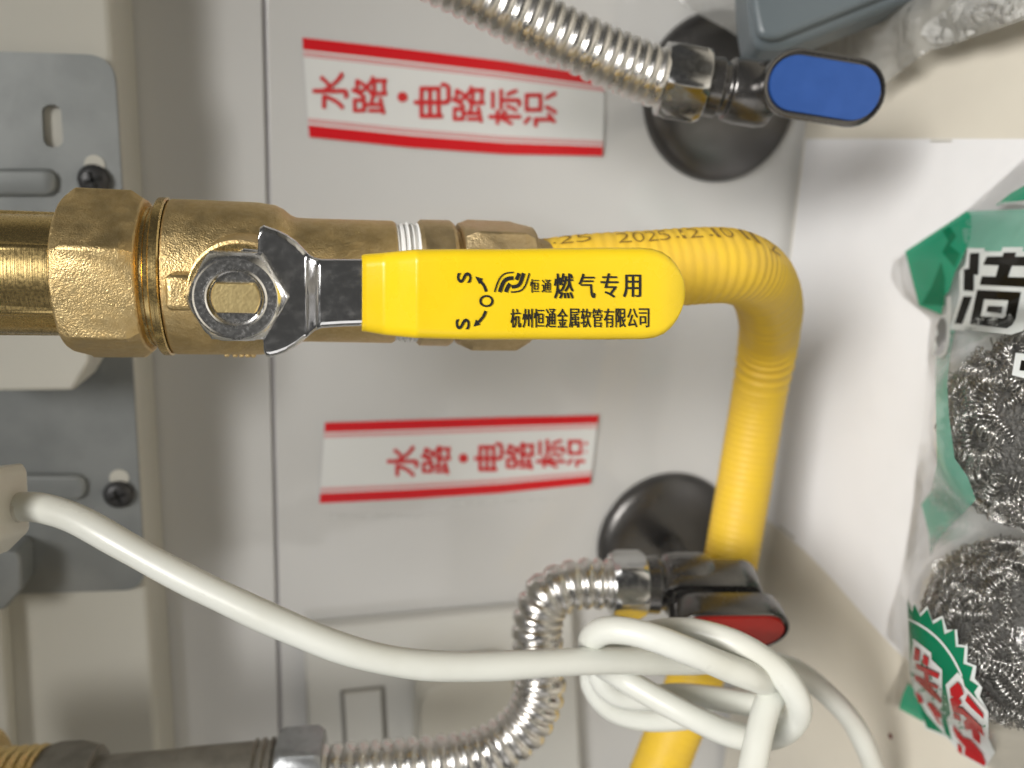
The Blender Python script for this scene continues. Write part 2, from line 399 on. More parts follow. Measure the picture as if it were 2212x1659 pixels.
cv = [(-120, 620), (200, 640), (196, 782), (158, 845), (-120, 848)]
cy0 = PY - .0030
tag(obj('pipe_cover', prism([W(u, v, -.062) for u, v in cv], AY * (.062 + cy0)), 'cream', bevel=.0015, base=W(100, 740, cy0)),
    'cream chamfered cover block between the brass pipe and the grey plate', 'cover')

# ================================================================== brass gas line
AYV = -.128                                  # distance of the pipe axis from the wall
ax0 = W(100, 601, AYV); AXX = (ax0[0] + W(1060, 608, AYV)[0]) / 2
def T(u): return W(u, 604, AYV)[2]           # height along the pipe axis
def S(u): return depth(W(u, 604, AYV)) / FPX * .985
AO = np.array([AXX, AYV, 0.])
DN = -AZ                                     # the line runs down
XD = -AX                                     # angle 0 = picture-down, 90 degrees towards ... see hex rotation
def at(u): return AO + AZ * T(u)
def rprof(rows):                             # rows: (u, radius in picture units)
    o = at(rows[0][0]); return o, [(T(rows[0][0]) - T(q[0]), q[1] * S(q[0])) + tuple(q[2:]) for q in rows]
fit = thing('pipe_fitting', at(150), 'brass hexagonal gas pipe with large hexagon union nut above the valve', 'pipe fitting')
# angles about the axis are measured from the camera side (-Y) towards picture-down
def hexpart(name, u0, u1, Rpx, rotdeg, m, parent, ch=.0018, bev=.0007):
    o = at(u0); L_ = T(u0) - T(u1)
    return obj(name, hexnut(o, DN, L_, Rpx * S((u0 + u1) / 2), math.radians(rotdeg), ch, xd=-AY), m, parent, sharp=25, bevel=bev)
o, pf = rprof([(-90, 131, 137, 0), (175, 131, 137, 0)])
o = at(-90); L_ = T(-90) - T(175); Rr = 138 * S(60)
obj('pipe', revolve(o, DN, [(0, Rr, Rr, math.radians(30)), (L_, Rr, Rr, math.radians(30))], 48, xd=-AY), 'brass_turned', fit, sharp=25, bevel=.0008)
o, pf = rprof([(-90, 119.), (172, 119.)])
band = revolve(o, DN, [(p[0], p[1] * 1.10) for p in pf], 64, xd=-AY)
obj('turned_band', band, 'brass_turned', fit)
un = hexpart('union_nut', 157, 328, 189, 0, 'brass_cast', fit, .0028, .0006)
# turn the nut so its edges fall where the photograph has them
un.data.transform(Matrix.Translation(Vector(AO - org(fit))) @ Matrix.Rotation(math.radians(-37 if False else 23), 4, 'Z') @ Matrix.Translation(-Vector(AO - org(fit))))
obj('inner_collar', revolve(*rprof([(318, 150), (326, 152), (338, 152), (339, 149), (347, 149), (358, 147)]) [:1], DN, rprof([(318, 150), (326, 152), (338, 152), (339, 149), (347, 149), (358, 147)])[1], 64), 'brass_turned', fit)

va = thing('ball_valve', at(510), 'brass gas ball valve with chrome lever and yellow lettered grip', 'valve')
def turned(name, rows, m, parent, segs=64, sharp=32):
    o, pf = rprof(rows); return obj(name, revolve(o, DN, pf, segs, xd=-AY), m, parent, sharp=sharp)
turned('end_ring', [(352, 150), (352, 168), (355, 171), (371, 171), (374, 168), (374, 150)], 'brass_turned', va)
turned('body', [(376, 150), (376, 165), (381, 168), (470, 167), (560, 165), (598, 160), (615, 152), (630, 140), (642, 135), (660, 134), (845, 133), (850, 130), (851, 110)], 'brass_cast', va, 80)
for k, u in enumerate((488, 506, 520, 533, 545)):           # cast ribs on the flank
    c = at(u) - AX * (166 * S(u))
    obj('cast_rib', aabb(c - np.array([.0003, .004, .0006]), c + np.array([.0012, .004, .0006])), 'brass_cast', va, bevel=.0004)
pf = []
for k, u in enumerate(np.linspace(848, 908, 25)): pf.append((u, 126 + 3 * math.sin(k * 1.3) + 2.4 * math.sin(k * 2.9 + 1)))
turned('thread_tape', [(847, 108)] + pf + [(909, 108)], 'ptfe', va)
turned('hex_collar', [(897, 110, 137, .30), (899, 130, 137, .30), (906, 137, 137, .30), (966, 137, 137, .30), (974, 131, 137, .30), (976, 110, 137, .30)], 'brass_dark', va, 48, 25)
turned('neck', [(970, 117), (990, 117), (1000, 100)], 'brass_dark', va)
# stem boss towards the camera
def ypt(u, v, Y): return W(u, v, Y)
SU, SV = 515, 636
PLY = -.1605                                 # outer face of the lever at the stem
stem0 = W(SU, SV, PLY); stem0 = np.array([stem0[0], 0, stem0[2]])
def ys(Y): return stem0 + AY * Y
sp = depth(ys(PLY)) / FPX
obj('bonnet', revolve(ys(AYV - .012), -AY, [(0, .0112), (.006, .0108), (.0150, .0104), (.0155, .009)], 48), 'brass_cast', va)
obj('packing_nut', revolve(ys(AYV - .0215), -AY, [(0, .0098), (.0085, .0098)], 40), 'brass_turned', va)
lug = W(402, 625, AYV - .019)
obj('stop_lug', aabb(lug + np.array([-.0037, -.007, -.0024]), lug + np.array([.0037, .006, .0031])), 'brass_cast', va, bevel=.0012)
lug2 = W(432, 622, AYV - .0195)
obj('stop_pin', revolve(lug2 - AZ * .004, AZ, [(0, .0024), (.006, .0024)], 20), 'brass_turned', va)
# lever
lev = []
wing = [(462, 612, 660), (468, 595, 676), (480, 575, 695), (498, 552, 712), (525, 537, 722), (556, 541, 728), (557.5, 500, 732), (561, 491, 734), (568, 487, 736),
        (569.5, 487, 764), (574, 489, 773), (582, 492, 775), (600, 498, 771), (620, 508, 763), (640, 522, 751), (655, 537, 739), (668, 551, 727), (680, 558, 717), (695, 561, 711), (740, 561, 708), (800, 561, 706)]
for u, a, b in interp_st(wing, 90):
    Yo = PLY - .0042 * (0.5 - .5 * math.cos(math.pi * min(1, max(0, (u - 657) / 36))))
    lev.append((W(u, a, Yo), W(u, b, Yo), Yo, .0034))
lever = obj('lever', strip(lev, .0016, 8), 'chrome', va, sharp=50)
obj('lever_boss', revolve(ys(PLY + .0022), -AY, [(0, .0082), (.0024, .0082)], 48), 'chrome', lever)
gr_rows = [(783, 553, 720, 0), (790, 551, 721, 0), (830, 548, 728, .15), (860, 545, 731, .55), (900, 541, 735, 1.), (1000, 540, 738, 1.12), (1100, 540, 738, 1.15), (1300, 537, 738, 1.17), (1395, 537, 737, 1.18)]
end = [(1420, 539.5, 734), (1440, 546, 726), (1455, 556, 714), (1467, 569, 699), (1476, 583, 683), (1482, 598, 668), (1486, 614, 652), (1488.5, 632, 636)]
GY0 = PLY - .0052
gs = []
for u, a, b, h in interp_st(gr_rows, 60):
    Yo = GY0 - .0055 * h; gs.append((W(u, a, Yo), W(u, b, Yo), Yo, .0052 if u > 786 else .0046))
for u, a, b in end:
    Yo = GY0 - .0055 * 1.18; k = (1488.5 - u) / 90; th = .0052 * min(1, .35 + .9 * math.sqrt(max(0, k)))
    gs.append((W(u, a, Yo), W(u, b, Yo), Yo + (.0052 - th) / 2, th))
grip = obj('grip', strip(gs, .0025, 8), 'yellow_grip', lever, sharp=60, bevel=0)
GYT = GY0 - .0055 * 1.17 - .00022
def gp(u, v):
    h = np.interp(u, [r[0] for r in gr_rows], [r[3] for r in gr_rows]); return W(u, v, GY0 - .0055 * h - .00025)
tx = []
def inked(ch, u0, u1, v0, v1, w):
    for k, d in enumerate((-w, 0., w)):
        tx.append(letters(ch, rect_map(u0 + d, u1 + d, v0, v1, lambda u, v, k=k: gp(u, v) - AY * .00002 * k)))
for ch, u0, u1, v0, v1, b in (('燃', 1197, 1238, 590, 645, .014), ('气', 1250, 1285, 591, 644, .014), ('专', 1298, 1335, 590, 643, .014), ('用', 1346, 1384, 593, 642, .014),
                             ('恒', 1145, 1164, 603, 632, .008), ('通', 1170, 1190, 604, 632, .008)):
    inked(ch, u0, u1, v0, v1, .9 if b > .01 else .4)
for k, ch in enumerate('杭州恒通金属软管有限公司'):
    u0 = 1103 + k * 25.2; v0 = 667 - k * .1
    inked(ch, u0, u0 + 21.5, v0, v0 + 41, .6)
tx.append(letters('S', rect_map(987, 1018, 588, 611, gp, 1), .012)); tx.append(letters('S', rect_map(984, 1014.5, 688, 711.5, gp, 1), .012))
tx.append(letters('O', rect_map(1035, 1066, 637, 663.5, gp, 1), .012))
def cr(x, y): return 932.6 + x * .2728, 521.2 + y * .2728
def crs(pts, w, n=14): return stroke([cr(*q) for q in curve2(pts, n)], w * .2728 if np.isscalar(w) else np.array(w) * .2728, gp)
tx += [crs([(430, 398), (415, 355), (385, 315)], 22), crs([(428, 552), (405, 600), (370, 640)], 22)]
tx += [([gp(*cr(*q)) for q in ((343, 278), (405, 295), (375, 340))], [[0, 1, 2]]), ([gp(*cr(*q)) for q in ((330, 676), (385, 660), (350, 618))], [[0, 1, 2]])]
tx += [crs([(496, 402), (515, 340), (540, 285), (580, 252), (648, 246)], 11), crs([(536, 402), (556, 345), (585, 300), (645, 290)], 30), crs([(585, 402), (600, 365), (618, 335)], 30),
       crs([(772, 252), (752, 320), (728, 375), (690, 398), (625, 402)], 12), crs([(727, 252), (705, 320), (685, 352), (632, 362)], 28), crs([(690, 252), (680, 280), (668, 305)], 26)]
obj('lettering', join(*tx), 'ink', grip, smooth=False)
# stem nut and stem, turned to the camera
nut = revolve(ys(PLY), -AY, [(-.0004, .3, 107 * sp, 0), (.0005, .3, 107 * sp, 0), (.0030, 107 * sp, 107 * sp, 0), (.0046, 98 * sp, 107 * sp, 0), (.0060, 88 * sp, 107 * sp, 0), (.0063, 84 * sp, 9, 0), (.00605, 81 * sp, 9, 0), (.0060, 64 * sp, 9, 0), (.0063, 60 * sp, 9, 0), (.0061, 57 * sp, 9, 0), (.0050, 54 * sp, 9, 0), (.0046, 53 * sp, 9, 0)], 72, xd=AZ)
sn = obj('stem_nut', nut, 'chrome_soft', va, sharp=28)
obj('bore', revolve(ys(PLY), -AY, [(.0004, 20 * sp), (.0006, 52.5 * sp), (.0047, 53.2 * sp)], 48, caps=(True, False)), 'seal_bore_black', sn)  # black lining puts the shade around the stem into the colour
fl = []
for k in range(64):
    t = 2 * math.pi * k / 64; x, y = 49 * math.cos(t), 49 * math.sin(t); y = max(-31, min(31, y)); fl.append((x * sp, y * sp))
sV = [ys(PLY + .012) - AZ * x - AX * y for x, y in fl]
stv = [[p for p in sV], [p - AY * .0177 for p in sV], [p * 1. - AY * .0180 for p in [ys(PLY + .012) - AZ * x * .95 - AX * y * .95 for x, y in fl]]]
SVv = stv[0] + stv[1] + stv[2]; SF = []
for i in range(2):
    for k in range(64): q = (k + 1) % 64; SF.append([i * 64 + k, i * 64 + q, (i + 1) * 64 + q, (i + 1) * 64 + k])
SF += [list(range(64))[::-1], [128 + k for k in range(64)]]
obj('stem', (SVv, SF), 'brass_stem', va, sharp=30)

# ================================================================== yellow gas hose
gh = thing('gas_hose', at(1165), 'yellow ribbed gas hose with dated print below the brass valve', 'hose')
hexpart('swivel_nut', 986, 1136, 149, 7, 'brass_dark', gh, .0035, .0006)
turned('tail_ferrule', [(1100, 90), (1130, 128), (1140, 127), (1150, 104), (1182, 100), (1192, 92), (1192, 70)], 'brass_dark', gh)
pts = [at(1140) + AX * .0006, P(1185, 600, .2050), P(1280, 590, .2045), P(1400, 583, .2055), P(1520, 574, .2085), P(1590, 578, .2150), P(1640, 607, .2300), P(1662, 665, .2560), P(1659, 740, .2820),
       P(1640, 850, .2960), P(1618, 980, .3020), P(1596, 1110, .3040), P(1565, 1270, .3040), P(1515, 1430, .3020), P(1440, 1620, .2980), P(1385, 1760, .294)]
hp, hl = spline(pts, 1500)
s = np.linspace(0, hl, 1500)
uv = np.array([(lambda c: (c[0] / c[2] * FPX + CX, c[1] / c[2] * FPX + CY))(RW.T @ (p - CAM)) for p in hp])
pleat = np.exp(-((uv[:, 1] - 765) / 55) ** 2) * (uv[:, 0] > 1500)
pleat2 = np.exp(-((uv[:, 1] - 660) / 50) ** 2) * (uv[:, 0] > 1600)
hr = .0101 + .00008 * np.sin(2 * np.pi * s / .0026) + pleat * .00042 * np.sin(2 * np.pi * s / .0052) + pleat2 * .00020 * np.sin(2 * np.pi * s / .0064)
hr *= 1 + .008 * np.sin(s * 70)
hose = obj('hose', tube(hp, hr, 40), 'yellow_hose', gh, sharp=80)
# printed date along the flank that faces up in the picture
ht, hX, hY = frames(hp)
def on_hose(uu, yy):                         # uu along (picture u), yy 0..1 across the print
    i = int(np.interp(uu, uv[:900, 0][uv[:900, 0].argsort()], np.arange(900))) if False else int(np.argmin(np.abs(uv[:700, 0] - uu)))
    upd = -down; x = nrm(-nrm(hp[i] - CAM) - ht[i] * (ht[i] @ -nrm(hp[i] - CAM))); y = np.cross(ht[i], x)
    if y @ upd < 0: y = -y
    a = math.radians((50 if uu < 1300 else 43) + 25 * yy); return hp[i] + (x * math.cos(a) + y * math.sin(a)) * (.0101 + .0003)
tl = []
for ch, u0, u1 in (('2', 1215, 1243), ('5', 1248, 1276), ('2', 1326, 1352), ('0', 1357, 1380), ('2', 1384, 1406), ('5', 1410, 1432), ('1', 1456, 1463), ('2', 1470, 1492), ('1', 1515, 1521), ('0', 1528, 1546), ('1', 1561, 1566), ('1', 1574, 1579), ('2', 1594, 1610)):
    tl.append(letters(ch, lambda x, y, u0=u0, u1=u1: on_hose(u0 + (u1 - u0) * x, y), -.018))
for ud in (1202, 1443, 1504):
    tl.append(letters('.', lambda x, y, u0=ud: on_hose(u0 + 6 * x, .1 + .14 * y)))
obj('lettering', join(*tl), 'hose_ink', hose, smooth=False)

# ================================================================== marking tapes on the tiles
def tape_obj(top, bot, chars, dot, label, base, gid, notch=None):
    th = thing('marking_tape', W(*base, 0), label, 'tape', gid)
    top, bot = np.array(top, float), np.array(bot, float)
    def tb(s_, t_, e):
        a = [np.interp(s_, np.linspace(0, 1, len(top)), top[:, k]) for k in (0, 1)]; b = [np.interp(s_, np.linspace(0, 1, len(bot)), bot[:, k]) for k in (0, 1)]
        u, v = a[0] + (b[0] - a[0]) * t_, a[1] + (b[1] - a[1]) * t_
        lift = .0008 * max(0, s_ - .9) * 10
        return W(u, v, -.00062 - e - lift)
    def bandm(t0, t1, e, s0=0, s1=1, wob=0):
        n = 40; V = []; 
        for k in range(n + 1):
            s_ = s0 + (s1 - s0) * k / n; w1 = wob * (random.random() - .5)
            V += [tb(s_, t0, e), tb(s_, t1 + w1, e)]
        return V, [[2 * k, 2 * k + 2, 2 * k + 3, 2 * k + 1] for k in range(n)]
    v, f = bandm(0, 1, .0003); m = len(v); off = AY * .00026
    v = v + [p + off for p in v]; f = f + [[i + m for i in q[::-1]] for q in f]
    ring = list(range(0, m, 2)) + list(range(m - 1, 0, -2))
    f += [[ring[i], ring[(i + 1) % len(ring)], m + ring[(i + 1) % len(ring)], m + ring[i]] for i in range(len(ring))]
    obj('tape_strip', (v, f), 'tape', th, sharp=60)
    for t0, t1, mm in ((.004, .125, 'tape_red'), (.15, .168, 'tape_pink'), (.182, .192, 'tape_pink'), (.808, .818, 'tape_pink'), (.832, .85, 'tape_pink'), (.875, .996, 'tape_red')):
        obj('stripe', bandm(t0, t1, .00042), mm, th)
    Lm = []
    for c, u0, u1, v0, v1 in chars:
        for k, (a_, b_) in enumerate(((-1.3, 0), (1.3, 0), (0, -1.3), (0, 1.3))):
            Lm.append(letters(c, rect_map(u0 + a_, u1 + a_, v0 + b_, v1 + b_, lambda u, v, k=k: W(u, v, -.0014 - .00003 * k), 1)))
    du, dv, dr = dot
    Lm.append(([W(du + dr * math.cos(t), dv + dr * math.sin(t), -.0014) for t in np.linspace(0, 2 * math.pi, 20, endpoint=False)], [list(range(20))]))
    obj('lettering', join(*Lm), 'tape_ink', th, smooth=False)
tape_obj([(653, 80), (850, 102), (1080, 130), (1307, 165)], [(668, 297), (890, 320), (1090, 334), (1302, 338)],
         (('水', 676, 751, 156, 236), ('路', 760, 835, 164, 246), ('电', 895, 972, 179, 254), ('路', 976, 1046, 185, 264), ('标', 1056, 1125, 193, 270), ('识', 1131, 1203, 198, 273)), (869.5, 209.6, 11),
         'red striped white tape with red Chinese lettering ending under the steel hose', (900, 297), 'red and white marking tapes on the tiles')
tape_obj([(702, 912), (900, 906), (1100, 900), (1294, 896)], [(690, 1088), (880, 1079), (1080, 1066), (1275, 1046)],
         (('水', 837, 903, 963, 1030), ('路', 910, 973, 962, 1024), ('电', 1025, 1086, 956, 1017), ('路', 1091, 1154, 955, 1014), ('标', 1159, 1220, 950, 1011), ('识', 1225, 1283, 948, 1008)), (1001, 990, 10),
         'shorter red and white lettered tape between the yellow lever and the red tap', (900, 1088), 'red and white marking tapes on the tiles')

glue = []
for k, u in enumerate(np.linspace(712, 1190, 46)):
    v = 1116 if u < 930 else (1116 - (u - 930) * .62 if u < 975 else 1088 - (u - 975) * .05)
    r_ = random.uniform(2.2, 4.6); a0 = random.random()
    if 925 < u < 980: r_ *= .8
    glue.append(([W(u + random.uniform(-2, 2) + r_ * math.cos(t), v + random.uniform(-1, 1) + r_ * .8 * math.sin(t + a0), -.0009) for t in np.linspace(0, 2 * math.pi, 9, endpoint=False)], [list(range(9))]))
gl_ = obj('glue_residue', join(*glue), 'tape', wall, smooth=False)

# ================================================================== corrugated steel hoses
def corrug(pts, r, pitch, amp, n_per=9, power=2.2):
    _, L_ = spline(pts, 50); n = int(L_ / pitch * n_per); p, L_ = spline(pts, n); s_ = np.linspace(0, L_, n)
    s_ = s_ + .0007 * np.sin(s_ * 83) + .0004 * np.sin(s_ * 231 + 1); r = r * (1 + .012 * np.sin(s_ * 61 + 2) + .008 * np.sin(s_ * 173)); rr = r - amp * (np.abs(np.cos(np.pi * s_ / pitch)) ** (2 * power)); return p, rr
hz = thing('steel_hose', P(1450, 178, .236), 'corrugated stainless hose running down to the blue-handled tap', 'hose', 'corrugated stainless hoses')
p, rr = corrug([P(820, -125, .2150), P(940, -62, .2200), P(1050, -5, .2245), P(1150, 47, .2280), P(1250, 95, .2310), P(1340, 136, .2340), P(1425, 169, .2365), P(1470, 184, .2380)], .0086, .0036, .0010, 9, 3.)
obj('hose', tube(p, rr, 40), 'inox', hz, sharp=80)

# ================================================================== angle stop taps
def tap(esc_uv, esc_r, nut_uv, nut_px, nut_len, body_uv, dpt, lever_uv, lever_px, rot, inlay, label, capn):
    e0 = W(*esc_uv, 0); th = thing('angle_tap', e0, label, 'tap', 'angle stop taps on the tiles')
    s_ = depth(e0) / FPX; R = esc_r * s_
    obj('escutcheon', revolve(e0 - AY * .0004, -AY, [(0, R), (.0012, R), (.0036, R * .975), (.0058, R * .90), (.0074, R * .70), (.0082, R * .45), (.0084, R * .36)], 72), 'gun_satin', th)
    bc = P(*body_uv, dpt); sb = dpt / FPX
    inl = np.array([bc[0], 0, bc[2]])
    r = 40 * sb
    p0 = np.array([e0[0], -.006, e0[2]])
    q, _ = spline([p0, p0 * .5 + bc * .5, bc], 20)
    obj('inlet', tube(q, r * .95, 36), 'gunmetal', th)
    nb = P(*nut_uv, dpt * .995); axis = nrm(bc - nb)
    # collar, body, lever along the tap's own axis
    def rv(prof, segs=44): return revolve(bc, axis, [(t * sb, rad * sb) for t, rad in prof], segs)
    body = obj('body', rv([(-92, 48), (-92, 60), (-62, 62), (-58, 54), (-46, 54), (-42, 64), (-20, 68), (30, 68), (52, 63), (56, 48)]), 'gunmetal', th, sharp=30, bevel=.0004)
    obj('seal', rv([(-100, 52), (-90, 52)]), 'seal_bore_black', th)
    # cap lever: stadium block turned about the axis
    lc = P(*lever_uv, dpt - 117 * sb * math.cos(rot)); a = axis; out_ = nrm(-AY - a * (a @ -AY)); sid = np.cross(a, out_)
    c, s2 = math.cos(rot), math.sin(rot); o_ = out_ * c + sid * s2; w_ = -out_ * s2 + sid * c
    Ls, Wd, Tk = [x * sb for x in lever_px]
    def stad(l, w, n=14):
        pts_ = []; 
        for sg, t0 in ((1, -90), (-1, 90)):
            for k in range(n): t = math.radians(t0 + 180 * k / (n - 1)); pts_.append((sg * (l - w) + w * math.cos(t), w * math.sin(t)))
        return pts_
    def ringp(l, w, h): return [lc + a * x + w_ * y + o_ * h for x, y in stad(l, w)]
    V = ringp(Ls * .93, Wd * .82, -Tk) + ringp(Ls * .97, Wd * .94, -Tk * .7) + ringp(Ls, Wd, -.0012) + ringp(Ls * .99, Wd * .98, -.0003) + ringp(Ls * .975, Wd * .95, 0) + ringp(Ls * .95, Wd * .90, -.0001) + ringp(Ls * .945, Wd * .89, -.0014)
    n = 28; Fc = [list(range(n))[::-1], [6 * n + k for k in range(n)]]
    for i in range(6):
        for k in range(n): q2 = (k + 1) % n; Fc.append([i * n + k, i * n + q2, (i + 1) * n + q2, (i + 1) * n + k])
    hd = obj('handle', (V, Fc), 'gunmetal', th, sharp=35)
    V = ringp(Ls * .905, Wd * .80, -.0013) + ringp(Ls * .905, Wd * .80, -.0002) + ringp(Ls * .895, Wd * .78, .0001)
    Fc = [list(range(n))[::-1], [2 * n + k for k in range(n)]]
    for i in range(2):
        for k in range(n): q2 = (k + 1) % n; Fc.append([i * n + k, i * n + q2, (i + 1) * n + q2, (i + 1) * n + k])
    obj('inlay', (V, Fc), inlay, hd, sharp=40)
    hc = lc - a * Ls * .45
    obj('handle_stem', tube(np.array([hc - o_ * 100 * sb, hc - o_ * Tk * .9]), 30 * sb, 28), 'gunmetal', th)
    l2, w2, h1, h2 = Ls * .93, 50 * sb, -80 * sb, -150 * sb; lc = lc - a * 22 * sb
    V = ringp(l2 * .97, w2 * .92, h2) + ringp(l2, w2, h2 + .0012) + ringp(l2, w2, h1 - .0010) + ringp(l2 * .97, w2 * .93, h1)
    Fc = [list(range(n))[::-1], [3 * n + k for k in range(n)]]
    for i in range(3):
        for k in range(n): q2 = (k + 1) % n; Fc.append([i * n + k, i * n + q2, (i + 1) * n + q2, (i + 1) * n + k])
    obj('valve_block', (V, Fc), 'gunmetal', th, sharp=35)
    return th, nb, axis, sb
th1, nb1, ax1, sb1 = tap((1552, 212), 176, (1440, 172), 0, 0, (1612, 200), .240, (1783, 190), (126, 67, 60), math.radians(4), 'blue',
    'gunmetal angle tap with a blue oval handle beside the packed grey box', .955)
obj('hose_nut', hexnut(nb1 - ax1 * 12 * sb1, ax1, 92 * sb1, 86 * sb1, math.radians(3), .0022, xd=CAM - nb1), 'nickel', hz, sharp=25, bevel=.0003)
th2, nb2, ax2, sb2 = tap((1438, 1168), 157, (1322, 1263), 0, 0, (1480, 1262), .262, (1578, 1366), (122, 60, 60), math.radians(24), 'red',
    'gunmetal angle tap with a red handle inlay behind the knotted white cord', .96)
lz = thing('steel_hose', P(1330, 1262, .2615), 'corrugated stainless hose bending from the zinc nut up to the red-handled tap', 'hose', 'corrugated stainless hoses')
p, rr = corrug([P(690, 1668, .2530), P(770, 1662, .2535), P(900, 1650, .2540), P(1000, 1638, .2550), P(1075, 1612, .2560), P(1135, 1563, .2570), P(1165, 1495, .2580), P(1164, 1420, .2590), P(1160, 1350, .2595), P(1182, 1290, .2600), P(1240, 1264, .2605), P(1300, 1261, .2610), P(1340, 1262, .2610)], .0084, .0041, .0012, 9, 3.)
obj('hose', tube(p, rr, 40), 'inox', lz, sharp=80)
obj('hose_nut', hexnut(nb2 - ax2 * 4 * sb2, ax2, 74 * sb2, 74 * sb2, math.radians(34), .0020, xd=CAM - nb2), 'nickel', lz, sharp=25, bevel=.0003)
# lower union: zinc nut, threaded pipe, dark nut, brass elbow (along the bottom edge)
d0 = .253
A0, A1 = P(690, 1668, d0), P(60, 1716, d0 - .012); axb = nrm(A1 - A0); sb = d0 / FPX
zn = obj('hose_nut', hexnut(P(700, 1667, d0), axb, 96 * sb, 96 * sb, math.radians(30 + 16), .0020, xd=-fwd), 'zinc', lz, sharp=25, bevel=.0003)
pn = thing('pipe_nipple', P(560, 1678, d0), 'dull galvanised pipe nipple with threads screwed into the zinc hose nut', 'pipe')
def along(u): return A0 + axb * ((690 - u) * sb)
thp = np.array([along(u) for u in np.linspace(650, 556, 60)])
obj('thread', tube(thp, 74 * sb + 4 * sb * np.sin(np.linspace(0, 5.2 * 2 * np.pi, 60)), 32), 'dull_pipe', pn, sharp=80)
obj('pipe', revolve(along(558), axb, [(0, 72 * sb), (150 * sb, 69 * sb), (152 * sb, 67 * sb), (345 * sb, 64 * sb)], 40), 'dull_pipe', pn)
el = thing('brass_elbow', along(60), 'brass threaded fitting with dark hexagon nut at the cream housing', 'pipe fitting')
obj('hex_nut', hexnut(along(238), axb, 118 * sb, 98 * sb, math.radians(46), .006, xd=-fwd), 'dull_pipe', el, sharp=25, bevel=.0004)
thp = np.array([along(u) for u in np.linspace(130, 20, 90)])
obj('thread', tube(thp, 92 * sb + 4 * sb * np.sin(np.linspace(0, 5.4 * 2 * np.pi, 90)), 32), 'brass_turned', el, sharp=80)
obj('elbow_body', revolve(along(28), axb, [(0, 118 * sb), (10 * sb, 132 * sb), (200 * sb, 136 * sb)], 40), 'brass_cast', el)

# ================================================================== wall socket and plug on it
so = thing('wall_socket', W(950, 1500, -.001), 'white wall socket plate with a square rocker partly behind the bent steel hose', 'socket')
sq = rounded([(654, 1362), (1238, 1306), (1262, 1760), (672, 1800)], 14)
obj('faceplate', prism([W(u, v, -.0095) for u, v in sq], AY * .0088), 'white_plastic', so, bevel=.0025)
rk = rounded([(734, 1492), (832, 1481), (840, 1618), (742, 1628)], 5)
obj('switch_gap', prism([W(u, v, -.00985) for u, v in rk], AY * .0005), 'groove', so)
rk2 = rounded([(743, 1500), (823, 1491), (829, 1610), (750, 1619)], 4)
obj('rocker', prism([W(u, v, -.0116) for u, v in rk2], AY * .0022), 'white_plastic', so, bevel=.0006)
pg = thing('wall_plug', W(1000, 1540, -.011), 'bulky white plug pushed into the wall socket behind the steel hose', 'plug')
pq = rounded([(905, 1505), (965, 1468), (1095, 1452), (1112, 1480), (1112, 1640), (905, 1660)], [40, 30, 20, 12, 10, 10])
obj('plug_body', prism([W(u, v, -.030) for u, v in pq], AY * .0196), 'plug', pg, bevel=.004)
pq2 = rounded([(893, 1500), (950, 1466), (1100, 1448), (1122, 1478), (1122, 1650), (893, 1672)], 24)
obj('plug_flange', prism([W(u, v, -.0125) for u, v in pq2], AY * .0026), 'plug', pg, bevel=.001)

# ================================================================== white power cord, tied in a knot
pc = thing('power_cord', F(1860, 1580), 'white power cord tied in a knot beside the red-handled tap', 'cord')
def K(x, y, d): return P(1234.4 + x * .310, 1261.8 + y * .310, d + .016)
R0 = .0034
c1 = [P(30, 1097, .1850), P(80, 1098, .1840), P(160, 1122, .1820), P(260, 1174, .1800), P(360, 1228, .1790), P(470, 1285, .1780), P(600, 1348, .1780), P(740, 1402, .1790), P(880, 1430, .1820),
      P(1020, 1437, .1870), P(1160, 1434, .1930), P(1290, 1428, .2010), P(1400, 1427, .2090), P(1500, 1430, .2170), P(1610, 1428, .2260), P(1700, 1443, .2340), P(1770, 1484, .2420), P(1830, 1545, .2500), P(1866, 1610, .2560), P(1895, 1690, .2620), P(1915, 1780, .268)]
c2 = [K(1215, 1500, .1760), K(1262, 1290, .1790), K(1308, 1050, .1830), K(1370, 830, .1890), K(1440, 740, .1960), K(1420, 715, .1990), K(1280, 660, .1830), K(1050, 575, .1790), K(800, 470, .1770), K(560, 370, .1770), K(360, 318, .1790), K(210, 322, .1830), K(140, 400, .1900),
      K(190, 530, .1980), K(330, 640, .2010), K(560, 780, .1980), K(850, 930, .1950), K(1120, 1040, .1960), K(1330, 1070, .2000), K(1480, 1035, .1990), K(1575, 940, .1930), K(1580, 830, .1880), K(1500, 690, .1855), K(1370, 560, .1850), K(1180, 440, .1855), K(980, 360, .1880), K(780, 320, .1910), K(560, 340, .1960), K(330, 430, .2050), K(170, 560, .2120), K(140, 700, .2150),
      K(270, 860, .2160), K(480, 930, .2160), K(720, 930, .2160), K(1000, 900, .2140)]
c3 = [K(170, 520, .2070), K(215, 690, .2085), K(330, 785, .2100), K(520, 800, .2110), K(760, 775, .2110), K(1000, 795, .2105), K(1280, 840, .2100), K(1480, 850, .2080)]
parts = []
for c, n in ((c1, 420), (c2, 620), (c3, 120)):
    p, L_ = spline(c, n); q_ = np.linspace(0, L_, n); wob = np.stack([np.sin(q_ * 95 + k * 2) + .6 * np.sin(q_ * 37 + k) for k in range(3)], 1) * .00022; parts.append(tube(p + wob, R0 * (1 + .02 * np.sin(q_ * 120) + .012 * np.sin(q_ * 310)), 24))
obj('cable', join(*parts), 'cord', pc, sharp=80)
pb = [P(u, v, .186) for u, v in rounded([(-140, 1020), (34, 1003), (44, 1020), (50, 1150), (2, 1197), (-140, 1200)], [0, 6, 6, 12, 6, 0])]
obj('plug_body', prism([q + fwd * .003 for q in pb], -fwd * .020), 'plug', pc, bevel=.0018)
